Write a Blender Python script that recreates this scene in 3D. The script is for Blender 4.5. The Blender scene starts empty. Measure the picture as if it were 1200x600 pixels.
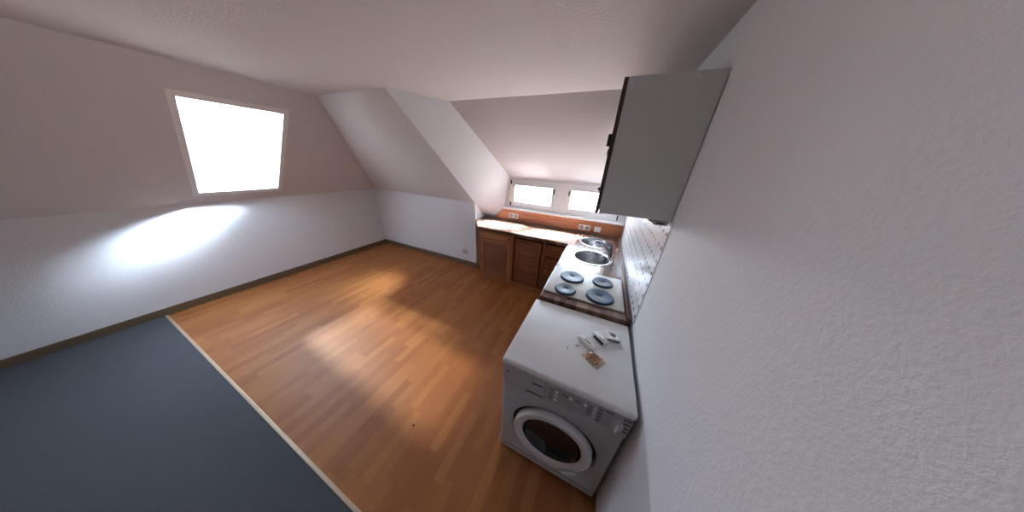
import bpy, bmesh, math, random
from mathutils import Vector, Matrix
random.seed(7)
sc = bpy.context.scene
COL = sc.collection
PI = math.pi

# ------------------------------------------------------------------ materials
class NT:
    def __init__(s, name):
        s.m = bpy.data.materials.new(name); s.m.use_nodes = True
        s.t = s.m.node_tree; s.n = s.t.nodes; s.b = s.n['Principled BSDF']
    def node(s, typ, **kw):
        n = s.n.new(typ)
        for k, v in kw.items(): setattr(n, k, v)
        return n
    def link(s, a, b): s.t.links.new(a, b)
    def val(s, sock, v):
        if hasattr(v, 'is_linked') or isinstance(v, bpy.types.NodeSocket): s.link(v, sock)
        else: sock.default_value = v
    def math(s, op, a, b=0.0, c=None):
        n = s.node('ShaderNodeMath', operation=op); s.val(n.inputs[0], a); s.val(n.inputs[1], b)
        if c is not None: s.val(n.inputs[2], c)
        return n.outputs[0]
    def coord(s):
        n = s.node('ShaderNodeNewGeometry'); return n.outputs['Position']
    def sep(s, v):
        n = s.node('ShaderNodeSeparateXYZ'); s.link(v, n.inputs[0]); return n.outputs
    def comb(s, x, y, z=0.0):
        n = s.node('ShaderNodeCombineXYZ')
        for i, v in enumerate((x, y, z)): s.val(n.inputs[i], v)
        return n.outputs[0]
    def noise(s, vec, scale, detail=2.0, rough=0.5):
        n = s.node('ShaderNodeTexNoise'); s.link(vec, n.inputs['Vector'])
        n.inputs['Scale'].default_value = scale; n.inputs['Detail'].default_value = detail
        n.inputs['Roughness'].default_value = rough
        return n.outputs['Fac']
    def white(s, vec):
        n = s.node('ShaderNodeTexWhiteNoise', noise_dimensions='3D'); s.link(vec, n.inputs['Vector']); return n.outputs['Value']
    def ramp(s, fac, stops):
        n = s.node('ShaderNodeValToRGB'); s.link(fac, n.inputs[0]); e = n.color_ramp.elements
        while len(e) > 1: e.remove(e[-1])
        e[0].position = stops[0][0]; e[0].color = (*stops[0][1], 1)
        for p, c in stops[1:]:
            x = e.new(p); x.color = (*c, 1)
        return n.outputs[0]
    def mix(s, fac, a, b, mode='MIX'):
        n = s.node('ShaderNodeMix', data_type='RGBA', blend_type=mode)
        s.val(n.inputs[0], fac)
        for k, v in ((6, a), (7, b)):
            if isinstance(v, tuple): n.inputs[k].default_value = (*v, 1) if len(v) == 3 else v
            else: s.link(v, n.inputs[k])
        return n.outputs[2]
    def bump(s, h, strength, dist):
        n = s.node('ShaderNodeBump'); n.inputs['Strength'].default_value = strength
        n.inputs['Distance'].default_value = dist; s.link(h, n.inputs['Height'])
        s.link(n.outputs[0], s.b.inputs['Normal'])
    def set(s, color=None, rough=None, metal=None, coat=None):
        if color is not None:
            if isinstance(color, tuple): s.b.inputs['Base Color'].default_value = (*color, 1)
            else: s.link(color, s.b.inputs['Base Color'])
        if rough is not None: s.val(s.b.inputs['Roughness'], rough)
        if metal is not None: s.b.inputs['Metallic'].default_value = metal
        if coat is not None: s.b.inputs['Coat Weight'].default_value = coat; s.b.inputs['Coat Roughness'].default_value = .1
        return s.m

def plaster(name, col, scale=95., strength=.38):
    t = NT(name); p = t.coord()
    f = t.noise(p, scale, 3., .6); big = t.noise(p, 1.6, 3.)
    c = t.mix(big, tuple(v * .95 for v in col), col)
    t.bump(f, strength, .004)
    return t.set(c, .92)

def simple(name, col, rough=.5, metal=0., noise=.06, scale=14., coat=None):
    t = NT(name); p = t.coord(); f = t.noise(p, scale, 3.)
    c = t.mix(f, tuple(v * (1 - noise) for v in col), tuple(min(1, v * (1 + noise)) for v in col))
    r = t.math('MULTIPLY_ADD', f, .12, rough - .06)
    return t.set(c, r, metal, coat)

def strips(t, u, v, w, L, seed=0.):
    """random staggered strips: u along, v across -> (random per strip, fu, fv)"""
    row = t.math('FLOOR', t.math('DIVIDE', v, w))
    off = t.math('MULTIPLY', t.white(t.comb(row, seed, 3.3)), L * 3)
    q = t.math('DIVIDE', t.math('ADD', u, off), L)
    colm = t.math('FLOOR', q)
    rnd = t.white(t.comb(row, colm, seed + 1.7))
    fv = t.math('FRACT', t.math('DIVIDE', v, w)); fu = t.math('FRACT', q)
    return rnd, fu, fv

def grain(t, u, v, ku=3., kv=60., seed=0.):
    return t.noise(t.comb(t.math('MULTIPLY', u, ku), t.math('MULTIPLY', v, kv), seed), 1., 4., .6)

def floor_mat():
    t = NT('laminate_floor'); x, y, z = t.sep(t.coord())
    rnd, fu, fv = strips(t, y, x, .064, .40)
    c = t.ramp(rnd, [(0, (.275, .090, .025)), (.3, (.31, .110, .030)), (.65, (.35, .131, .037)), (1, (.40, .156, .045))])
    g = grain(t, y, x, 4., 70.)
    c = t.mix(t.math('MULTIPLY', g, .4), c, (.20, .065, .022))
    gap = t.math('MAXIMUM', t.math('LESS_THAN', fv, .018), t.math('LESS_THAN', fu, .004))
    c = t.mix(t.math('MULTIPLY', gap, .45), c, (.12, .05, .02))
    t.b.inputs['Specular IOR Level'].default_value = .3
    return t.set(c, t.math('MULTIPLY_ADD', g, .15, .42))

def worktop_mat():
    t = NT('butcher_block_laminate'); x, y, z = t.sep(t.coord())
    left = t.math('LESS_THAN', x, -.602)
    # back run: strips along x ; side run: strips along y
    inv = t.math('SUBTRACT', 1., left)
    u = t.math('ADD', t.math('MULTIPLY', x, left), t.math('MULTIPLY', y, inv))
    v = t.math('ADD', t.math('MULTIPLY', y, left), t.math('MULTIPLY', x, inv))
    rnd, fu, fv = strips(t, u, v, .038, .30, 5.)
    c = t.ramp(rnd, [(0, (.075, .032, .020)), (.35, (.13, .062, .040)), (.7, (.21, .115, .078)), (1, (.30, .185, .135))])
    g = grain(t, u, v, 5., 90., 2.)
    c = t.mix(t.math('MULTIPLY', g, .45), c, (.07, .03, .02))
    return t.set(c, t.math('MULTIPLY_ADD', g, .1, .2), coat=.4)

def pine(name, along='x', light=(.50, .235, .095), dark=(.33, .13, .045), rough=.45):
    t = NT(name); x, y, z = t.sep(t.coord())
    u, v, w = {'x': (x, z, y), 'z': (z, x, y), 'y': (y, z, x)}[along]
    p = t.comb(t.math('MULTIPLY', u, 1.6), t.math('MULTIPLY', v, 22.), t.math('MULTIPLY', w, 22.))
    f = t.noise(p, 1., 5., .62)
    c = t.ramp(f, [(.34, dark), (.5, tuple((a + b) / 2 for a, b in zip(light, dark))), (.64, light)])
    vo = t.node('ShaderNodeTexVoronoi'); vo.inputs['Scale'].default_value = 5.5
    t.link(t.comb(t.math('MULTIPLY', u, .9), v, w), vo.inputs['Vector'])
    k = t.math('LESS_THAN', vo.outputs['Distance'], .07)
    c = t.mix(t.math('MULTIPLY', k, .75), c, (.12, .04, .015))
    return t.set(c, rough)

def tile_mat():
    t = NT('dotted_wall_tiles'); x, y, z = t.sep(t.coord()); P = .0745
    def cell(v, ph):   # distance to nearest grid line
        f = t.math('FRACT', t.math('ADD', t.math('DIVIDE', t.math('SUBTRACT', v, ph), P), .5))
        return t.math('MULTIPLY', t.math('ABSOLUTE', t.math('SUBTRACT', f, .5)), P)
    dy, dz = cell(y, -1.720), cell(z, 1.217)
    dot = t.math('LESS_THAN', t.math('ADD', dy, dz), .0135)
    ring = t.math('LESS_THAN', t.math('ADD', dy, dz), .0155)
    line = t.math('LESS_THAN', t.math('MINIMUM', dy, dz), .0009)
    n = t.noise(t.coord(), 9., 2.)
    c = t.mix(n, (.74, .74, .76), (.82, .82, .83))
    c = t.mix(t.math('MAXIMUM', ring, line), c, (.55, .55, .56))
    c = t.mix(dot, c, (.055, .045, .05))
    t.bump(t.math('SUBTRACT', 1., t.math('MAXIMUM', ring, line)), .3, .001)
    return t.set(c, .2)

def carpet_mat():
    t = NT('grey_carpet'); p = t.coord(); f = t.noise(p, 260., 3., .7)
    c = t.mix(f, (.035, .037, .045), (.11, .115, .13)); t.bump(f, .9, .006)
    return t.set(c, .95)

def glass_mat(name, tint=(.96, .98, .98)):
    t = NT(name); tr = t.node('ShaderNodeBsdfTransparent'); tr.inputs[0].default_value = (*tint, 1)
    gl = t.node('ShaderNodeBsdfGlossy'); gl.inputs['Roughness'].default_value = .02
    fr = t.node('ShaderNodeLayerWeight')
    fac = t.math('MULTIPLY_ADD', t.math('POWER', fr.outputs['Facing'], 5.), .85, .04)
    mx = t.node('ShaderNodeMixShader'); t.link(fac, mx.inputs[0]); t.link(tr.outputs[0], mx.inputs[1]); t.link(gl.outputs[0], mx.inputs[2])
    t.link(mx.outputs[0], t.n['Material Output'].inputs[0]); return t.m

def steel_mat():
    t = NT('brushed_steel'); p = t.coord(); f = t.noise(p, 120., 2.)
    return t.set(t.mix(f, (.36, .36, .37), (.48, .48, .49)), t.math('MULTIPLY_ADD', f, .12, .2), 1.)

M = dict(
    wall=plaster('white_woodchip', (.78, .775, .80)),
    ceil=plaster('ceiling_woodchip', (.64, .60, .595), 80., .45),
    slope=plaster('slope_woodchip', (.75, .72, .725)),
    rear=simple('rear_wall_darkened', (.09, .065, .05), .7),  # unseen wall, coloured dark so less light bounces onto the machine front
    floor=floor_mat(), carpet=carpet_mat(), top=worktop_mat(), tile=tile_mat(), steel=steel_mat(),
    pine=pine('pine_board', 'x', (.44, .165, .066), (.22, .062, .024)), pine_v=pine('pine_stile', 'z', (.38, .155, .062), (.25, .085, .03)), pine_h=pine('pine_rail', 'x', (.38, .155, .062), (.25, .085, .03)), pine_y=pine('pine_side', 'y'),
    pine_d=pine('dark_pine_slats_and_shade', 'x', (.25, .088, .035), (.14, .043, .016)),  # darker pine for slats; shade of the recessed fronts is in this colour
    base=simple('brown_baseboard', (.145, .095, .055), .55),
    rail=simple('dark_brown_edging', (.12, .06, .04), .4),
    pvc=simple('white_window_plastic', (.90, .90, .90), .35, noise=.02),
    black=simple('black_plastic', (.02, .02, .022), .4),
    enamel=simple('white_enamel', (.64, .63, .59), .38, noise=.02),
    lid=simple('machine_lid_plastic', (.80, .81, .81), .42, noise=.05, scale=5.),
    body=simple('machine_enamel_shaded', (.52, .53, .55), .32, noise=.02),  # white enamel greyed; the shade on the front is put into the colour
    panelm=simple('machine_panel_shaded', (.47, .48, .50), .4, noise=.02),  # greyed along with the body, with the same shade in the colour
    ring=simple('door_ring_plastic', (.74, .75, .77), .3, noise=.02),
    ink=simple('dark_grey_print', (.06, .06, .07), .6),
    seam=simple('dark_seam_and_recess_shade', (.03, .03, .032), .7),  # dark joints; also puts shade into the machine's door recess
    bowl=simple('dark_porthole_glass', (.012, .012, .014), .06, noise=.02),
    plate=simple('hotplate_iron_sky_tinted', (.014, .050, .115), .44, .0, noise=.1, scale=60.),  # dark iron with the blue of the reflected sky put into its colour
    chrome=simple('chrome', (.42, .42, .43), .12, 1., noise=.02),
    tapm=simple('tap_chrome_backlit', (.16, .16, .17), .2, 1., noise=.02),  # chrome darkened; its backlit look is put into the colour
    cab=simple('grey_cabinet_laminate', (.66, .67, .66), .45, noise=.03, scale=5.),
    door=simple('dark_brown_cabinet_door', (.055, .032, .028), .45),
    sock=simple('white_socket_plastic', (.82, .81, .78), .35, noise=.02),
    sockb=simple('aged_socket_plastic', (.50, .49, .42), .45, noise=.03),
    hole=simple('socket_recess_grey', (.30, .29, .28), .5),
    beige=simple('beige_grey_metal', (.40, .39, .34), .4, .2),
    amber=simple('orange_brown_fittings', (.50, .23, .09), .45, noise=.35, scale=110.),
    cream=simple('cream_paper', (.66, .55, .42), .6),
    trimm=simple('carpet_edge_strip', (.55, .42, .30), .35, .4),
    glass=glass_mat('window_glass'), film=glass_mat('clear_plastic_film', (.93, .93, .93)),
)

# ------------------------------------------------------------------ builders
class B:
    def __init__(s): s.bm = bmesh.new()
    def _xf(s, vs, mat):
        if mat is not None: bmesh.ops.transform(s.bm, matrix=mat, verts=vs)
    def box(s, x0, x1, y0, y1, z0, z1, bev=0., seg=2, mat=None):
        r = bmesh.ops.create_cube(s.bm, size=1.); vs = r['verts']
        for v in vs:
            v.co = Vector(((x0 + x1) / 2 + v.co.x * abs(x1 - x0), (y0 + y1) / 2 + v.co.y * abs(y1 - y0), (z0 + z1) / 2 + v.co.z * abs(z1 - z0)))
        if bev > 0:
            es = list({e for v in vs for e in v.link_edges})
            q = bmesh.ops.bevel(s.bm, geom=es, offset=bev, segments=seg, affect='EDGES', profile=.5)
            vs = list({v for f in q['faces'] for v in f.verts} | {v for v in vs if v.is_valid})
        s._xf(vs, mat); return s
    def prism(s, poly, vec, bev=0.):
        vec = Vector(vec)
        a = [s.bm.verts.new(Vector(p)) for p in poly]; b = [s.bm.verts.new(Vector(p) + vec) for p in poly]
        n = len(poly); fs = [s.bm.faces.new(a), s.bm.faces.new(list(reversed(b)))]
        for i in range(n): fs.append(s.bm.faces.new((a[i], b[i], b[(i + 1) % n], a[(i + 1) % n])))
        if bev > 0:
            es = list({e for v in a + b for e in v.link_edges})
            bmesh.ops.bevel(s.bm, geom=es, offset=bev, segments=2, affect='EDGES', profile=.5)
        return s
    def lathe(s, prof, c, axis='z', seg=40, closed=False):
        """prof: (radius, height) pairs"""
        c = Vector(c); rings = []
        for r, h in prof:
            ring = []
            if r < 1e-6:
                p = {'z': Vector((0, 0, h)), 'y': Vector((0, h, 0)), 'x': Vector((h, 0, 0))}[axis]
                ring = [s.bm.verts.new(c + p)]
            else:
                for i in range(seg):
                    t = 2 * PI * i / seg; a, b = r * math.cos(t), r * math.sin(t)
                    p = {'z': Vector((a, b, h)), 'y': Vector((a, h, b)), 'x': Vector((h, a, b))}[axis]
                    ring.append(s.bm.verts.new(c + p))
            rings.append(ring)
        pairs = list(zip(rings, rings[1:])) + ([(rings[-1], rings[0])] if closed else [])
        for A, Bq in pairs:
            if len(A) == 1 and len(Bq) == 1: continue
            for i in range(seg):
                j = (i + 1) % seg
                if len(A) == 1: s.bm.faces.new((A[0], Bq[i], Bq[j]))
                elif len(Bq) == 1: s.bm.faces.new((A[i], A[j], Bq[0]))
                else: s.bm.faces.new((A[i], A[j], Bq[j], Bq[i]))
        return s
    def tube(s, pts, r, seg=12):
        pts = [Vector(p) for p in pts]; rings = []
        rr = r if isinstance(r, (list, tuple)) else [r] * len(pts)
        up = Vector((0, 0, 1))
        for i, p in enumerate(pts):
            d = (pts[min(i + 1, len(pts) - 1)] - pts[max(i - 1, 0)]).normalized()
            a = d.cross(up if abs(d.z) < .95 else Vector((1, 0, 0))).normalized(); b = d.cross(a)
            rings.append([s.bm.verts.new(p + rr[i] * (math.cos(2 * PI * k / seg) * a + math.sin(2 * PI * k / seg) * b)) for k in range(seg)])
        for A, Bq in zip(rings, rings[1:]):
            for k in range(seg): s.bm.faces.new((A[k], A[(k + 1) % seg], Bq[(k + 1) % seg], Bq[k]))
        s.bm.faces.new(rings[0]); s.bm.faces.new(rings[-1]); return s
    def build(s, name, mat, parent=None, smooth=False, origin=None):
        bmesh.ops.recalc_face_normals(s.bm, faces=s.bm.faces)
        o = Vector((0, 0, 0))
        if parent is not None:
            o = world_loc(parent)
        elif origin is not None: o = Vector(origin)
        for v in s.bm.verts: v.co -= o
        me = bpy.data.meshes.new(name); s.bm.to_mesh(me); s.bm.free()
        me.materials.append(M[mat] if isinstance(mat, str) else mat)
        for p in me.polygons: p.use_smooth = smooth
        ob = bpy.data.objects.new(name, me); COL.objects.link(ob)
        if parent is not None: ob.parent = parent
        elif origin is not None: ob.location = o
        if smooth:
            me.set_sharp_from_angle(angle=math.radians(38))
        return ob

def world_loc(o):
    v = Vector((0, 0, 0))
    while o is not None: v += o.location; o = o.parent
    return v

def thing(name, label, cat, loc, group=None):
    o = bpy.data.objects.new(name, None); COL.objects.link(o); o.location = loc
    o.empty_display_size = .1
    return tag(o, label, cat, group)

def tag(o, label, cat, group=None):
    o['label'] = label; o['category'] = cat
    if group: o['group'] = group
    return o

def struct(o, label=None, cat=None):
    o['kind'] = 'structure'
    if label: o['label'] = label
    if cat: o['category'] = cat
    return o

# ------------------------------------------------------------------ room dimensions
H = 2.264; XL = -4.459; YR = -4.6; YK = -.30; ZK = 1.132; YC = -1.444; YD = -.956
XV = XL + (YK - YC)           # where the left slope meets the flat ceiling
TH = .12
A_ = (-2.271, YC, H); Bp = (-1.977, YD, H); C_ = (-1.704, 0, 1.54); D_ = (-1.776, 0, 1.05)
E_ = (-1.93, 0, .87); F_ = (-2.135, YK, ZK); G_ = (-2.14, 0, .87)

struct(B().box(XL - TH, TH, YR - TH, TH, -.12, 0).build('floor', 'floor'), 'three-strip orange-brown wood laminate floor', 'floor')
# flat ceiling
struct(B().prism([(XV, YR, H), (0, YR, H), (0, YD, H), Bp, A_, (XV, YC, H)], (0, 0, .12)).build('ceiling', 'ceil'),
       'flat white woodchip ceiling', 'ceiling')
# dormer ceiling sloping down to the windows
struct(B().prism([Bp, (0, YD, H), (0, 0, 1.53), C_], (0, .06, .12)).build('ceiling_dormer', 'ceil'),
       'dormer ceiling sloping down to the two small windows', 'ceiling')
# slope above the back knee wall
struct(B().prism([(XL, YK, ZK), (XV, YC, H), A_, F_], (0, .09, .09)).build('ceiling_slope_back', 'slope'),
       'roof slope above the low back wall', 'ceiling')
# left slope, with an opening for the added roof window
def LS(y, z): return (XL + (z - ZK) * (XV - XL) / (H - ZK), y, z)
RY0, RY1, RZ0, RZ1 = -2.34, -1.64, 1.22, 2.10
out = (-.09, 0, .09)
b = B()
b.prism([LS(RY1, ZK), LS(YK, ZK), (XV, YC, H), LS(RY1, H)], out)
b.prism([LS(YR, ZK), LS(RY0, ZK), LS(RY0, H), LS(YR, H)], out)
b.prism([LS(RY0, ZK), LS(RY1, ZK), LS(RY1, RZ0), LS(RY0, RZ0)], out)
b.prism([LS(RY0, RZ1), LS(RY1, RZ1), LS(RY1, H), LS(RY0, H)], out)
struct(b.build('ceiling_slope_left', 'slope'), 'roof slope above the low left wall', 'ceiling')
# walls
struct(B().box(XL - TH, XL, YR, .12, 0, ZK).build('wall_left', 'wall'), 'low white knee wall on the left', 'wall')
struct(B().box(XL, F_[0] - .07, YK, YK + .1, 0, ZK).build('wall_back', 'wall'), 'low white knee wall at the back', 'wall')
struct(B().box(0, TH, YR, TH, 0, H + .1).build('wall_right', 'wall'), 'white woodchip wall on the right', 'wall')
struct(B().box(XL - TH, TH, YR - TH, YR, 0, H + .1).build('wall_rear', 'rear'), 'unseen wall behind the camera, darkened to bounce less light', 'wall')
WX0, WX1, WZ0, WZ1 = -1.69, -.08, 1.09, 1.50
b = B()
WT = .065
b.box(-2.3, 0, 0, WT, 0, WZ0); b.box(-2.3, WX0, 0, WT, WZ0, 1.66); b.box(WX1, 0, 0, WT, WZ0, 1.66); b.box(WX0, WX1, 0, WT, WZ1, 1.66)
struct(b.build('wall_window', 'wall'), 'narrow white window wall of the dormer', 'wall')
# dormer cheek: one slightly twisted plaster face plus the short return of the knee wall
b = B(); bm = b.bm
P = {k: bm.verts.new(v) for k, v in dict(A=A_, B=Bp, C=C_, D=D_, E=E_, F=F_, G=G_).items()}
for tri in (('A', 'B', 'C'), ('A', 'C', 'F'), ('F', 'C', 'D'), ('F', 'D', 'E'), ('F', 'E', 'G')): bm.faces.new([P[k] for k in tri])
bmesh.ops.subdivide_edges(bm, edges=bm.edges[:], cuts=9, use_grid_fill=True)
for _ in range(60): bmesh.ops.smooth_vert(bm, verts=[v for v in bm.verts if not v.is_boundary], factor=.5, use_axis_x=True, use_axis_y=True, use_axis_z=True)
inner = bm.faces[:]
ex = bmesh.ops.extrude_face_region(bm, geom=inner, use_keep_orig=True)
bmesh.ops.translate(bm, verts=[g for g in ex['geom'] if isinstance(g, bmesh.types.BMVert)], vec=(-.05, .06, .05))
ck = b.build('wall_dormer_cheek', 'wall', smooth=True)
struct(ck, 'white side cheek of the dormer left of the windows', 'wall')
struct(B().prism([(F_[0], YK, 0), (F_[0], YK, ZK), (G_[0], 0, .87), (G_[0], 0, 0)], (-.07, 0, 0)).build('wall_return', 'wall'), 'short return of the knee wall beside the worktop', 'wall')
# tiles
struct(B().box(-.004, 0, -1.818, -.0, .872, 1.5).build('wall_tiles', 'tile'), 'white tiles with small dark corner dots above the worktop', 'wall tiles')
# baseboards
def bb(name, poly, lab):
    struct(B().prism(poly, (0, 0, .085), .003).build(name, 'base'), lab, 'baseboard')
bb('baseboard_back', [(XL, YK, 0), (F_[0] + .02, YK, 0), (F_[0] + .02, YK - .018, 0), (XL, YK - .018, 0)], 'brown baseboard along the back knee wall')
bb('baseboard_left', [(XL, YK - .018, 0), (XL + .018, YK - .018, 0), (XL + .018, YR, 0), (XL, YR, 0)], 'brown baseboard along the left knee wall')

# ------------------------------------------------------------------ windows
def frame_xz(b, x0, x1, z0, z1, w, y0, y1, bev=.004):
    wl, wr, wb, wt = w
    b.box(x0, x0 + wl, y0, y1, z0, z1, bev); b.box(x1 - wr, x1, y0, y1, z0, z1, bev)
    b.box(x0 + wl - .004, x1 - wr + .004, y0 + .001, y1 - .001, z0, z0 + wb, bev); b.box(x0 + wl - .004, x1 - wr + .004, y0 + .001, y1 - .001, z1 - wt, z1, bev)
def window(name, fx0, fx1, sx0, sx1, handle_x, hinge_x, lab):
    w = thing(name, lab, 'window', ((fx0 + fx1) / 2, 0, WZ0)); w['kind'] = 'structure'
    b = B(); frame_xz(b, fx0, fx1, WZ0, WZ1, (sx0 - fx0 + .012, fx1 - sx1 + .012, .045, .06), .004, .06); b.build('window_frame', 'pvc', w)
    b = B(); frame_xz(b, sx0, sx1, 1.13, 1.452, (.052, .052, .052, .034), -.012, .036, .006); s = b.build('sash', 'pvc', w, True)
    B().box(sx0 + .04, sx1 - .04, .018, .026, 1.17, 1.43).build('pane', 'glass', s)
    b = B(); b.box(handle_x - .010, handle_x + .010, -.020, -.011, 1.345, 1.415, .003); b.box(handle_x - .008, handle_x + .008, -.036, -.019, 1.352, 1.405, .004)
    b.build('window_handle', 'black', w)
    for z in ((1.10, 1.165), (1.43, 1.49)):
        b = B(); b.box(hinge_x - .008, hinge_x + .008, -.018, .008, z[0], z[1], .003); b.build('hinge', 'black', w)
    return w
window('window_1', -1.688, -.89, -1.648, -.968, -.992, -1.663, 'small white plastic window on the left over the worktop')
window('window_2', -.888, -.082, -.797, -.118, -.775, -.106, 'small white plastic window beside the wall cabinet')
struct(B().box(-1.77, -.012, -.055, .01, 1.052, 1.078, .006).build('trim_1', 'pvc'), 'white window sill strip above the wooden splashboard', 'window sill')
# unseen roof window, added in the left slope to light the floor patch
w = thing('window_3_added', 'unseen roof window added in the left slope to light the floor', 'window', LS((RY0 + RY1) / 2, RZ0)); w['kind'] = 'structure'
def roofbar(b, ya, yb, za, zb):
    b.prism([LS(ya, za), LS(yb, za), LS(yb, zb), LS(ya, zb)], (-.06, 0, .06))
b = B(); f = .04
roofbar(b, RY0, RY0 + f, RZ0, RZ1); roofbar(b, RY1 - f, RY1, RZ0, RZ1); roofbar(b, RY0 + f, RY1 - f, RZ0, RZ0 + f); roofbar(b, RY0 + f, RY1 - f, RZ1 - f, RZ1)
b.build('window_frame', 'pvc', w)
b = B(); b.prism([Vector(LS(RY0 + f, RZ0 + f)) + Vector((-.03, 0, .03)), Vector(LS(RY1 - f, RZ0 + f)) + Vector((-.03, 0, .03)), Vector(LS(RY1 - f, RZ1 - f)) + Vector((-.03, 0, .03)), Vector(LS(RY0 + f, RZ1 - f)) + Vector((-.03, 0, .03))], (-.004, 0, .004))
b.build('pane', 'glass', w)

# ------------------------------------------------------------------ carpet
c = thing('carpet', 'dark grey carpet edge on the floor in the lower left corner', 'carpet', (-2.6, -3.7, 0))
B().box(XL + .02, -.75, YR + .02, -2.93, .0005, .010, .003).build('pile', 'carpet', c)
B().box(XL + .02, -.75, -2.935, -2.915, .0005, .012, .003).build('edge_strip', 'trimm', c)

# ------------------------------------------------------------------ worktop
ZC = .869
def cut(ob, cutters):
    for c in cutters:
        m = ob.modifiers.new('cut', 'BOOLEAN'); m.operation = 'DIFFERENCE'; m.object = c; m.solver = 'EXACT'
    dg = bpy.context.evaluated_depsgraph_get(); me = bpy.data.meshes.new_from_object(ob.evaluated_get(dg))
    ob.modifiers.clear(); ob.data = me
    for c in cutters: bpy.data.objects.remove(c)
SINK_A, SINK_B = (-.300, -.375), (-.312, -.885); SR = .195
wt = thing('kitchen_worktop', 'L-shaped brown butcher-block worktop running under the windows and along the right wall', 'worktop', (-.6, -.6, .829))
slab = B().prism([(-.009, -1.794, .831), (-.6, -1.794, .831), (-.6, -.604, .831), (-1.894, -.604, .831), (-2.105, -.32, .831), (-2.132, -.285, .831), (-2.132, -.003, .831), (-.009, -.003, .831)], (0, 0, ZC - .831), .004).build('slab', 'top', wt)
cs = []
for s in (SINK_A, SINK_B): cs.append(B().lathe([(0, .8), (SR - .018, .8), (SR - .018, .9), (0, .9)], (s[0], s[1], 0), seg=48).build('cutter', 'top'))
bpy.context.view_layer.update(); cut(slab, cs)
b = B(); b.box(-.036, -.009, -1.79, -.03, ZC - .002, ZC + .018, .006); b.build('wall_edging', 'rail', wt, True)
b = B(); b.box(-1.93, -.036, -.046, -.022, ZC - .002, ZC + .016, .005); b.build('wall_edging', 'rail', wt, True)
# splashboard of pine on the window wall
b = B(); b.prism([(-1.925, -.003, ZC), (-.009, -.003, ZC), (-.009, -.003, 1.05), (-1.775, -.003, 1.05)], (0, -.018, 0), .002)
sb = b.build("splashboard", "pine")
tag(sb, 'orange pine board standing on the worktop below the window sill', 'splashboard')

# sockets
def outlet(name, lab, x0, x1, z0, z1, y, n, mat='sock', kind='outlet', grp=None, holes='hole'):
    o = thing(name, lab, 'socket' if kind != 'switch' else 'switch', ((x0 + x1) / 2, y, (z0 + z1) / 2), grp)
    B().box(x0, x1, y - .010, y, z0, z1, .003).build('cover_plate', mat, o, True)
    for i in range(n):
        cx = x0 + (x1 - x0) * (i + .5) / n; cz = (z0 + z1) / 2; r = min((x1 - x0) / n, z1 - z0) * .33
        if kind == 'switch':
            B().box(cx - r * 1.05, cx + r * 1.05, y - .015, y - .009, cz - r * 1.05, cz + r * 1.05, .003).build('rocker', mat, o, True)
        else:
            ins = B().lathe([(r * 1.15, -.0105), (r * 1.15, -.013), (r, -.013), (r * .96, -.004 if False else -.0108), (0, -.0108)], (cx, y, cz), 'y', 24).build('socket_insert', holes, o, True)
            b = B(); b.lathe([(.003, -.0106), (.003, -.0122), (0, -.0122)], (cx - r * .45, y, cz), 'y', 8); b.lathe([(.003, -.0106), (.003, -.0122), (0, -.0122)], (cx + r * .45, y, cz), 'y', 8)
            b.build('contact_hole', 'black', ins)
    return o
outlet('wall_socket', 'white double socket on the pine board at its left end', -1.668, -1.508, .915, .993, -.021, 2)
outlet('wall_socket', 'white double socket on the pine board above the far sink', -.566, -.412, .908, .984, -.021, 2)
outlet('light_switch', 'white single square switch on the pine board right of the double socket', -.355, -.272, .910, .982, -.021, 1, kind='switch')
outlet('wall_socket', 'small beige double socket low on the back knee wall', -2.405, -2.325, .215, .288, YK, 2, 'sockb', holes='hole')

# ------------------------------------------------------------------ base cabinets
def knob(par, c, axis, r=.014, mat='door'):
    d = -1
    B().lathe([(0, 0), (r * .45, 0), (r * .4, .010 * d), (r, .014 * d), (r * 1.0, .022 * d), (r * .6, .027 * d), (0, .028 * d)], c, axis, 16).build('knob', mat, par, True)

def carcass_y(o, x0, x1, yf, yb, z0, z1, t=.018):     # faces -y, open top
    b = B(); b.box(x0, x0 + t, yf, yb, z0, z1); b.box(x1 - t, x1, yf, yb, z0, z1); b.box(x0 + t, x1 - t, yb - .006, yb, z0, z1); b.box(x0 + t, x1 - t, yf, yb - .006, z0 + .0, z0 + t)
    b.box(x0 + t, x1 - t, yf, yf + t, z1 - .03, z1)
    b.build('carcass', 'pine_v', o)
def slat_door(o, x0, x1, y, z0, z1, mat_frame='pine_v', mat_slats='pine_d', w=.045, rails=(), kn=None):
    b = B(); b.box(x0, x0 + w, y - .02, y, z0, z1, .002); b.box(x1 - w, x1, y - .02, y, z0, z1, .002)
    for (a, c) in [(z0, z0 + w), (z1 - w, z1)] + list(rails): b.box(x0 + w, x1 - w, y - .0195, y - .0005, a, c, .002)
    d = b.build('door', mat_frame, o)
    b = B(); z = z0 + w; p = .030
    while z < z1 - w - .005:
        zz = min(z + p - .002, z1 - w)
        b.prism([(x0 + w, y - .007, z), (x0 + w, y - .015, z + .004), (x0 + w, y - .008, zz), (x0 + w, y - .002, zz), (x0 + w, y - .002, z)], (x1 - x0 - 2 * w, 0, 0)); z += p
    b.build('slat_panel', mat_slats, d)
    if kn: knob(d, kn, 'y')
    return d
YF = -.555
o = thing('base_cabinet', 'pine base cabinet with drawer above slatted door at left end of worktop', 'cabinet', (-1.62, -.3, 0))
carcass_y(o, -1.892, -1.338, YF, -.03, .085, .829)
b = B(); b.box(-1.892, -1.338, YF - .008, YF + .012, .0, .085, .003); b.build('plinth', 'pine_h', o)
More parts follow.
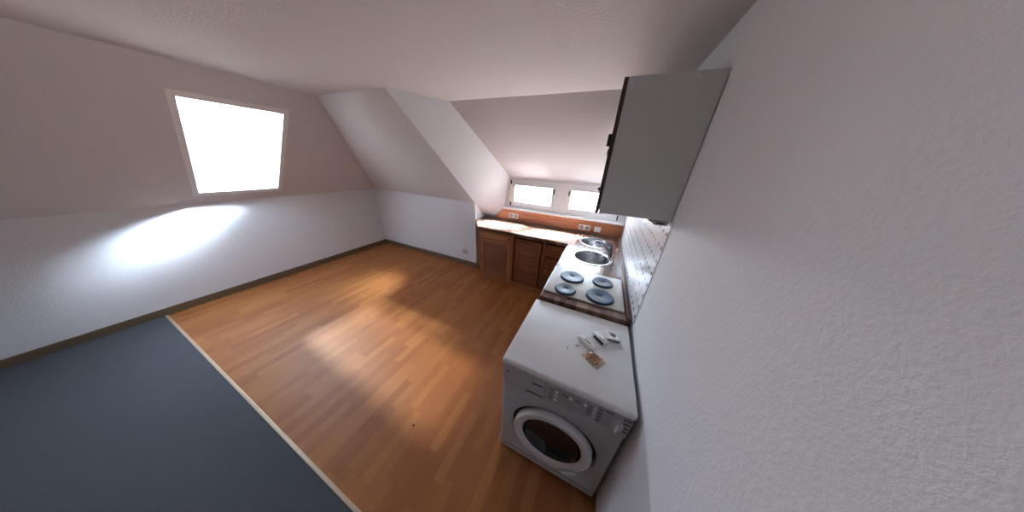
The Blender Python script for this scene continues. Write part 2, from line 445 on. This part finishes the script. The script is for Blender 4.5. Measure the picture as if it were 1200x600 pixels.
b = B(); b.box(-1.892, -1.862, YF - .022, YF, .085, .829, .002); b.box(-1.378, -1.338, YF - .022, YF, .085, .829, .002); b.box(-1.862, -1.378, YF - .020, YF, .806, .829, .002); b.build('face_frame', 'pine_v', o)
d = B().box(-1.860, -1.380, YF - .024, YF - .002, .706, .803, .003).build('drawer', 'pine_h', o); knob(d, (-1.405, YF - .024, .757), 'y')
slat_door(o, -1.860, -1.380, YF - .001, .090, .700)
o = thing('base_cabinet', 'pine base cabinet, darkened as in shade, with one slatted door in the middle of the back run', 'cabinet', (-1.1, -.3, 0))
carcass_y(o, -1.336, -.915, YF + .015, -.03, .085, .829)
b = B(); b.box(-1.336, -.915, YF - .008, YF + .02, .0, .085, .003); b.build('plinth', 'pine_h', o)
slat_door(o, -1.300, -.945, YF + .012, .095, .785, 'pine_d', 'pine_d', .04, rails=((.385, .415), (.52, .545)))
o = thing('base_cabinet', 'pine base cabinet with a stack of drawers in the inner corner', 'cabinet', (-.76, -.3, 0))
carcass_y(o, -.913, -.604, YF + .015, -.03, .085, .829)
b = B(); b.box(-.913, -.604, YF - .008, YF + .02, .0, .085, .003); b.build('plinth', 'pine_h', o)
b = B(); b.box(-.913, -.875, YF - .004, YF + .014, .085, .829, .002); b.build('face_frame', 'pine_d', o)
for k in range(4):
    z0 = .095 + k * .175
    B().box(-.870, -.612, YF - .008, YF + .014, z0, z0 + .165, .004).build('drawer', 'pine_d', o)
def side_cab(label, y0, y1):
    o = thing('base_cabinet', label, 'cabinet', (-.3, (y0 + y1) / 2, 0))
    t = .018; x0 = -.555
    b = B(); b.box(x0, -.01, y0, y0 + t, .085, .829); b.box(x0, -.01, y1 - t, y1, .085, .829); b.box(-.016, -.01, y0 + t, y1 - t, .085, .829); b.box(x0, -.016, y0 + t, y1 - t, .085, .103)
    b.build('carcass', 'pine_y', o)
    B().box(x0 + .02, x0 + .04, y0, y1, 0, .085, .002).build('plinth', 'pine_y', o)
    d = B().box(x0 - .02, x0 - .001, y0 + .003, y1 - .003, .09, .825, .003).build('door', 'pine_y', o)
    knob(d, (x0 - .020, y0 + .05, .72), 'x')
side_cab('pine base cabinet under the near sink on the right run', -1.150, -.625)
side_cab('pine base cabinet under the hob beside the washing machine', -1.790, -1.153)

# ------------------------------------------------------------------ sinks and tap
def sink(lab, c):
    s = thing('round_sink', lab, 'sink', (c[0], c[1], ZC), 'round steel sinks')
    r = SR
    B().lathe([(r + .006, .0005), (r + .005, .005), (r - .006, .007), (r - .020, .003), (r - .026, -.012), (r - .035, -.12), (r - .055, -.150), (.035, -.160), (.0, -.161),
               (0, -.163), (.035, -.162), (r - .054, -.152), (r - .0335, -.12), (r - .024, -.012), (r - .019, .0005)], (c[0], c[1], ZC), 'z', 56, True).build('basin', 'steel', s, True)
    d = B().lathe([(.036, -.1590), (.034, -.1560), (.026, -.1570), (.022, -.1585), (0, -.1585)], (c[0], c[1], ZC), 'z', 24).build('drain', 'chrome', s, True)
sink('round steel sink set in the corner of the worktop, farther from hob', SINK_A)
sink('round steel sink set in the worktop next to the hob', SINK_B)
TX, TY = -.138, -.742
t = thing('kitchen_tap', 'chrome mixer tap darkened as if backlit, standing between the two round sinks by the wall', 'tap', (TX, TY, ZC))
B().lathe([(0, 0), (.0195, 0), (.0195, .006), (.0185, .010), (.0185, .075), (.023, .080), (.023, .104), (.017, .112), (0, .113)], (TX, TY, ZC), 'z', 24).build('tap_body', 'tapm', t, True)
B().tube([(TX - .012, TY + .008, ZC + .045), (TX - .045, TY + .035, ZC + .075), (TX - .085, TY + .07, ZC + .098), (TX - .125, TY + .10, ZC + .104), (TX - .150, TY + .12, ZC + .098), (TX - .158, TY + .126, ZC + .080)], [.013, .013, .012, .012, .012, .012], 14).build('spout', 'tapm', t, True)
B().tube([(TX, TY, ZC + .108), (TX - .01, TY + .005, ZC + .122), (TX - .045, TY + .03, ZC + .136), (TX - .075, TY + .05, ZC + .138)], [.013, .011, .009, .007], 10).build('lever', 'tapm', t, True)

# ------------------------------------------------------------------ hob
h = thing('electric_hob', 'white enamel electric hob with four round dark hotplates', 'hob', (-.315, -1.50, ZC))
b = B(); b.box(-.592, -.045, -1.7225, -1.274, ZC - .0, ZC + .014, .006, 3); b.box(-.075, -.058, -1.70, -1.30, ZC + .013, ZC + .019, .003)
b.build('hob_plate', 'enamel', h, True)
for (x, y, r) in ((-.428, -1.440, .091), (-.445, -1.652, .0735), (-.190, -1.412, .0745), (-.203, -1.628, .092)):
    z = ZC + .014
    p = B().lathe([(0, 0), (r, 0), (r + .001, .010), (r - .004, .0145), (r * .36, .0140), (r * .30, .0125), (.018, .0120), (.014, .006), (0, .006)], (x, y, z), 'z', 48).build('hotplate', 'plate', h, True)
    B().lathe([(r + .006, 0), (r + .005, .0025), (r + .001, .003), (r + .0008, 0)], (x, y, z), 'z', 48, True).build('trim_ring', 'black', p, True)
    B().lathe([(.0135, .0065), (.0135, .0085), (0, .0085)], (x, y, z), 'z', 24).build('centre_recess', 'black', p)

# ------------------------------------------------------------------ washing machine
MX0, MX1, MY0, MY1, MH = -.614, -.021, -2.344, -1.812, .848
m = thing('washing_machine', 'white front-loading washing machine at the near end of the worktop', 'washing machine', ((MX0 + MX1) / 2, (MY0 + MY1) / 2, 0))
DC = (-.312, .372)
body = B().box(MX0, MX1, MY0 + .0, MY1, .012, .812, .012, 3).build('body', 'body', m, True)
cut(body, [B().lathe([(0, .0), (.175, .0), (.175, .09), (0, .09)], (DC[0], MY0, DC[1]), 'y', 64).build('cutter', 'body'), B().lathe([(0, -.02), (.231, -.02), (.231, .028), (0, .028)], (DC[0], MY0, DC[1]), 'y', 64).build('cutter', 'body')])
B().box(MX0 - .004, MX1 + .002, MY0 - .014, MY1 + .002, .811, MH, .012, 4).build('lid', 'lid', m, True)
for x in (MX0 + .06, MX1 - .06):
    for y in (MY0 + .06, MY1 - .06): B().lathe([(0, 0), (.02, 0), (.02, .008), (.012, .013), (0, .013)], (x, y, 0), 'z', 16).build('foot', 'black', m)
# porthole door
dr = B().lathe([(.211, -.004), (.211, -.030), (.205, -.038), (.195, -.040), (.170, -.036), (.160, -.026), (.156, -.012), (.156, -.004)], (DC[0], MY0 + .012, DC[1]), 'y', 64, True).build('door', 'ring', m, True)
B().lathe([(.158, -.012), (.150, .012), (.12, .034), (.06, .046), (0, .048)], (DC[0], MY0 - .004, DC[1]), 'y', 56).build('porthole_glass', 'bowl', dr, True)
B().lathe([(.2312, .001), (.2312, .026), (.214, .026), (.214, .010)], (DC[0], MY0, DC[1]), 'y', 64).build('door_recess', 'seam', m, True)  # coloured dark to stand for the shade in the gap round the door
B().prism([(DC[0] + .10, MY0 - .034, DC[1] - .195), (DC[0] + .165, MY0 - .034, DC[1] - .130), (DC[0] + .150, MY0 - .034, DC[1] - .112), (DC[0] + .086, MY0 - .034, DC[1] - .176)], (0, -.006, 0), .004).build('door_handle', 'ring', dr)
# panel, drawer
ZP0, ZP1 = .670, .806
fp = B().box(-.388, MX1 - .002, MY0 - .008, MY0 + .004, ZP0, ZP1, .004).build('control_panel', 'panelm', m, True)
B().box(-.372, -.172, MY0 - .0088, MY0 - .006, .694, .798, .0).build('program_field', simple('panel_field', (.36, .37, .38), .4), fp)
B().box(-.158, -.024, MY0 - .0088, MY0 - .006, .688, .803, .0).build('dial_field', simple('panel_field_dial', (.35, .36, .37), .4), fp)
dw = B().box(MX0 + .004, -.392, MY0 - .008, MY0 + .004, ZP0, ZP1, .004).build('detergent_drawer', 'panelm', m, True)
B().box(-.478, -.396, MY0 - .0095, MY0 - .007, .684, .690).build('grip_slot', 'seam', dw)
def marks(par, x0, x1, z0, z1, n, y=MY0 - .0098):
    b = B(); w = (x1 - x0) / n
    for i in range(n): b.box(x0 + i * w, x0 + i * w + w * .72, y, y + .002, z0, z1)
    return b.build('printed_mark', 'ink', par)
marks(dw, -.452, -.398, .754, .765, 7)
marks(dw, -.596, -.574, .762, .770, 3)
marks(fp, -.366, -.348, .771, .777, 4); marks(fp, -.368, -.350, .744, .750, 4); marks(fp, -.368, -.350, .716, .721, 4)
marks(fp, -.312, -.282, .770, .778, 5); marks(fp, -.250, -.222, .769, .777, 5)
for i in range(4): marks(fp, -.196, -.176, .776 - i * .018, .784 - i * .018, 3)
for i in range(4): marks(fp, -.152, -.134, .780 - i * .024, .792 - i * .024, 2)
for i in range(4): marks(fp, -.058 + .004 * i, -.028, .786 - i * .026, .796 - i * .026, 3)
marks(fp, -.125, -.095, .790, .798, 4)
for x, z in ((-.335, .773), (-.335, .745), (-.336, .716), (-.271, .772), (-.207, .774)):
    B().lathe([(.0075, -.008), (.0075, -.012), (.005, -.0145), (0, -.015)], (x, MY0, z), 'y', 20).build('button', 'ring', fp, True)
dl = B().lathe([(.030, -.008), (.029, -.013), (.024, -.016), (.021, -.026), (0, -.027)], (-.077, MY0, .744), 'y', 32).build('dial', 'panelm', fp, True)
B().box(-.082, -.072, MY0 - .034, MY0 - .024, .722, .766, .003).build('dial_grip', 'sock', dl, True)
B().box(MX0 + .03, MX1 - .03, MY0 - .0015, MY0 + .002, .072, .074).build('kick_seam', 'seam', m)

# ------------------------------------------------------------------ loose pieces on the machine
def rot(cx, cy, ang): return Matrix.Translation((cx, cy, 0)) @ Matrix.Rotation(ang, 4, 'Z') @ Matrix.Translation((-cx, -cy, 0))
Z0 = MH + .0005
bm_ = B(); Nx, Ny = 12, 5; vs = []; Mx = rot(-.165, -2.03, math.radians(22))
for i in range(Nx):
    for j in range(Ny): vs.append(bm_.bm.verts.new(Mx @ Vector((-.165 - .105 + .21 * i / (Nx - 1), -2.03 - .042 + .084 * j / (Ny - 1), Z0 + .0004 + random.uniform(0, .0022)))))
for i in range(Nx - 1):
    for j in range(Ny - 1): bm_.bm.faces.new((vs[i * Ny + j], vs[(i + 1) * Ny + j], vs[(i + 1) * Ny + j + 1], vs[i * Ny + j + 1]))
tag(bm_.build('plastic_sheet', 'film', None, True), 'crumpled clear plastic sheet under the white covers on the washing machine', 'plastic sheet')
o = thing('plastic_cover', 'long white oval plastic cover lying on the washing machine', 'plastic cover', (-.242, -2.067, Z0))
b = B(); Mx = rot(-.242, -2.067, math.radians(-36))
b.box(-.242 - .056, -.242 + .056, -2.067 - .024, -2.067 + .024, Z0, Z0 + .014, .011, 4, Mx); b.build('shell', 'sock', o, True)
B().box(-.242 - .018, -.242 + .022, -2.067 - .005, -2.067 + .005, Z0 + .0138, Z0 + .0148, 0, 1, Mx).build('slot', 'hole', o)
o = thing('switch_insert', 'grey-white switch insert with dark edge lying between two white covers', 'switch part', (-.178, -2.008, Z0))
Mx = rot(-.178, -2.008, math.radians(-42))
B().box(-.178 - .046, -.178 + .042, -2.008 - .014, -2.008 + .022, Z0 + .003, Z0 + .016, .003, 2, Mx).build('housing', 'lid', o, True)
B().box(-.178 - .030, -.178 + .036, -2.008 - .020, -2.008 - .0145, Z0 + .0, Z0 + .012, .001, 1, Mx).build('contact_strip', 'black', o)
B().box(-.178 - .006, -.178 + .020, -2.008 - .006, -2.008 + .008, Z0 + .0155, Z0 + .021, .002, 2, Mx).build('rocker', 'sock', o, True)
o = thing('socket_cover', 'white square socket cover with round hole on the washing machine', 'socket cover', (-.112, -1.962, Z0))
Mx = rot(-.112, -1.962, math.radians(8))
plate = B().box(-.112 - .038, -.112 + .038, -1.962 - .031, -1.962 + .031, Z0 + .008, Z0 + .018, .004, 3, Mx).build('cover_plate', 'sock', o, True)
bpy.context.view_layer.update()
ctr = B().lathe([(0, 0), (.016, 0), (.016, .05), (0, .05)], (-.112, -1.962, Z0), 'z', 32).build('cutter', 'sock')
bpy.context.view_layer.update(); cut(plate, [ctr])
B().lathe([(.016, .010), (.0165, .0), (.021, .0), (.021, .008)], (-.112, -1.962, Z0), 'z', 28, True).build('inner_ring', 'hole', o, True)
B().box(-.112 - .032, -.112 + .032, -1.962 - .029, -1.962 - .022, Z0, Z0 + .009, 0, 1, Mx).build('metal_frame', 'seam', o)
pk = thing('plastic_packet', 'small clear packet of orange-brown fittings on the washing machine', 'packet', (-.203, -2.160, Z0))
Mx = rot(-.203, -2.160, math.radians(-35))
B().box(-.203 - .048, -.203 + .048, -2.160 - .037, -2.160 + .037, Z0, Z0 + .002, .0005, 1, Mx).build('backing_card', 'cream', pk)
for i in range(18):
    x = -.203 + random.uniform(-.032, .034); y = -2.160 + random.uniform(-.022, .025); a = random.uniform(0, PI)
    dx, dy = .011 * math.cos(a), .011 * math.sin(a)
    q0 = Mx @ Vector((x - dx, y - dy, Z0 + .0065)); q1 = Mx @ Vector((x + dx, y + dy, Z0 + .0085))
    B().tube([q0, (q0 + q1) / 2 + Vector((0, 0, .001)), q1], [.0042, .0036, .0042], 8).build('fitting', 'amber', pk, True)
bm_ = B(); Nx, Ny = 8, 7; vs = []
for i in range(Nx):
    for j in range(Ny):
        u, v = i / (Nx - 1), j / (Ny - 1); hgt = .0145 * min(1, 4 * u * (1 - u) * 4 * v * (1 - v) * 1.4) + random.uniform(0, .001) + .0024
        vs.append(bm_.bm.verts.new(Mx @ Vector((-.203 - .046 + .092 * u, -2.160 - .036 + .072 * v, Z0 + hgt))))
for i in range(Nx - 1):
    for j in range(Ny - 1): bm_.bm.faces.new((vs[i * Ny + j], vs[(i + 1) * Ny + j], vs[(i + 1) * Ny + j + 1], vs[i * Ny + j + 1]))
bm_.build('clear_pouch', 'film', pk, True)
b = B(); Mx = rot(-.288, -2.112, .4); b.box(-.288 - .010, -.288 + .010, -2.112 - .0025, -2.112 + .0025, Z0, Z0 + .005, .001, 1, Mx); b.box(-.288 + .004, -.288 + .009, -2.112 - .003, -2.112 + .009, Z0, Z0 + .004, .001, 1, Mx)
tag(b.build('metal_clip', 'hole'), 'tiny grey clip left of the long white cover on the washing machine', 'clip')
b = B(); b.tube([(-.336, -2.148, Z0 + .003), (-.333, -2.158, Z0 + .003)], [.0025, .0022], 8)
tag(b.build('wall_plug', 'black'), 'tiny dark plug lying alone on the washing machine top', 'wall plug')
b = B(); b.lathe([(0, 0), (.006, 0), (.006, .004), (.003, .008), (0, .008)], (-1.215, -2.515, .0003), 'z', 12)
tag(b.build('floor_screw', 'black'), 'tiny dark screw head lying on the laminate floor', 'screw')

# ------------------------------------------------------------------ wall cabinet
wc = thing('wall_cabinet', 'grey wall cabinet with dark brown doors hung on the right wall', 'cabinet', (-.17, -1.29, 1.5024))
CX, CY0, CY1, CZ0, CZ1 = -.3385, -1.787, -.80, 1.5024, 2.086
b = B(); t_ = .018
b.box(CX, -.003, CY0, CY0 + t_, CZ0, CZ1, .001); b.box(CX, -.003, CY1 - t_, CY1, CZ0, CZ1); b.box(CX, -.003, CY0 + t_, CY1 - t_, CZ0, CZ0 + t_); b.box(CX, -.003, CY0 + t_, CY1 - t_, CZ1 - t_, CZ1); b.box(-.007, -.003, CY0 + t_, CY1 - t_, CZ0 + t_, CZ1 - t_)
b.build('carcass', 'cab', wc)
ym = (CY0 + CY1) / 2
for y0, y1 in ((CY0, ym - .002), (ym + .002, CY1)):
    d = B().box(CX - .019, CX - .001, y0, y1, CZ0 - .003, CZ1, .002).build('door', 'door', wc)
    if y0 == CY0:
        b = B(); b.box(CX - .040, CX - .018, -1.62, -1.605, 1.835, 1.895, .004); b.build('handle', 'black', d, True)
        b = B(); b.box(CX - .034, CX - .018, -1.44, -1.425, 1.800, 1.835, .003); b.build('handle_fitting', 'hole', d, True)
    else:
        b = B(); b.box(CX - .046, CX - .018, -1.24, -1.20, 1.565, 1.590, .006); b.build('handle', 'black', d, True)
for x, z in ((-.330, 2.070), (-.104, 2.077)):
    B().lathe([(.0065, 0), (.006, -.002), (0, -.0025)], (x + .008, CY0, z - .006), 'y', 14).build('screw_cap', 'sock', wc, True)
o = thing('metal_fitting', 'small beige-grey metal fitting under the near end of the wall cabinet', 'fitting', (-.05, -1.75, 1.49))
b = B(); b.prism([(-.100, -1.785, 1.5015), (-.012, -1.785, 1.5015), (-.012, -1.785, 1.478), (-.070, -1.785, 1.478), (-.082, -1.785, 1.492), (-.100, -1.785, 1.494)], (0, .07, 0), .002); b.build('housing', 'beige', o)
B().box(-.062, -.026, -1.7865, -1.784, 1.483, 1.494).build('slot', 'black', o)
b = B(); b.box(-.020, -.008, -.318, -.290, 1.240, 1.252, .002)
tag(b.build('wall_hook', 'black'), 'small dark hook on the tiles beneath the far end of the wall cabinet', 'hook')

# ------------------------------------------------------------------ light
wd = bpy.data.worlds.new('sky'); sc.world = wd; wd.use_nodes = True; nt = wd.node_tree; N = nt.nodes; Lk = nt.links
bg = N['Background']; tc = N.new('ShaderNodeTexCoord')
nr = N.new('ShaderNodeVectorMath'); nr.operation = 'NORMALIZE'; Lk.new(tc.outputs['Generated'], nr.inputs[0])
sx = N.new('ShaderNodeSeparateXYZ'); Lk.new(nr.outputs[0], sx.inputs[0])
mr = N.new('ShaderNodeMapRange'); mr.inputs[1].default_value = -.25; mr.inputs[2].default_value = .25; Lk.new(sx.outputs[2], mr.inputs[0])
cm = N.new('ShaderNodeMix'); cm.data_type = 'RGBA'; Lk.new(mr.outputs[0], cm.inputs[0])
cm.inputs[6].default_value = (.72, .66, .62, 1); cm.inputs[7].default_value = (.75, .88, 1.07, 1)
Lk.new(cm.outputs[2], bg.inputs[0])
# narrow bright lobe added to the sky, a second sun for the worktop
dt = N.new('ShaderNodeVectorMath'); dt.operation = 'DOT_PRODUCT'; Lk.new(nr.outputs[0], dt.inputs[0]); dt.inputs[1].default_value = Vector((.56, .50, .62)).normalized()
mx = N.new('ShaderNodeMath'); mx.operation = 'MAXIMUM'; Lk.new(dt.outputs['Value'], mx.inputs[0]); mx.inputs[1].default_value = 0
pw = N.new('ShaderNodeMath'); pw.operation = 'POWER'; Lk.new(mx.outputs[0], pw.inputs[0]); pw.inputs[1].default_value = 110
ma = N.new('ShaderNodeMath'); ma.operation = 'MULTIPLY_ADD'; Lk.new(pw.outputs[0], ma.inputs[0]); ma.inputs[1].default_value = 19000.
fy = N.new('ShaderNodeMapRange'); fy.interpolation_type = 'SMOOTHSTEP'; Lk.new(sx.outputs[1], fy.inputs[0])
for k, v in ((1, .0), (2, .55), (3, 10.5), (4, 40.)): fy.inputs[k].default_value = v
Lk.new(fy.outputs[0], ma.inputs[2]); Lk.new(ma.outputs[0], bg.inputs[1])

def portal(name, loc, rot, sx_, sy_):
    L = bpy.data.lights.new(name, 'AREA'); L.shape = 'RECTANGLE'; L.size = sx_; L.size_y = sy_; L.cycles.is_portal = True
    o = bpy.data.objects.new(name, L); COL.objects.link(o); o.location = loc; o.rotation_euler = rot
portal('daylight_portal', (-1.305, .07, 1.30), (-PI / 2, 0, 0), .70, .36)
portal('daylight_portal', (-.46, .07, 1.30), (-PI / 2, 0, 0), .70, .36)
pc = Vector(LS((RY0 + RY1) / 2, (RZ0 + RZ1) / 2)) + Vector((-.1, 0, .1))
portal('daylight_portal', pc, (0, -PI / 4, 0), 1.2, 1.0)
sun = bpy.data.lights.new('sun', 'SUN'); sun.energy = 4.1; sun.angle = math.radians(4.); sun.color = (1., .90, .76)
so = bpy.data.objects.new('sun', sun); COL.objects.link(so); so.location = (-6, -2, 5)
so.rotation_euler = Vector((1., -.09, -.82)).to_track_quat('-Z', 'Y').to_euler()

# ------------------------------------------------------------------ camera
cd = bpy.data.cameras.new('camera'); cam = bpy.data.objects.new('camera', cd); COL.objects.link(cam)
cd.sensor_fit = 'HORIZONTAL'; cd.sensor_width = 36.; cd.lens = 236.4518 * 36. / 1200.; cd.clip_start = .01
Rm = Matrix(((0.9111621815280383, -0.2138389516089957, 0.3522163848088728), (0.4088903119710412, 0.3636184069413656, -0.8370127638869362), (0.05091357117008096, 0.9066722433758458, 0.4187520165474073)))
cam.matrix_world = Matrix.Translation((-0.329286, -2.99136124, 1.72595132)) @ Rm.to_4x4()
sc.camera = cam
sc.view_settings.view_transform = 'Standard'; sc.view_settings.look = 'None'; sc.view_settings.exposure = .1; sc.view_settings.gamma = 1.
sc.view_settings.use_curve_mapping = False
sc.cycles.use_denoising = True; sc.cycles.max_bounces = 10; sc.cycles.diffuse_bounces = 6; sc.cycles.sample_clamp_indirect = 20.
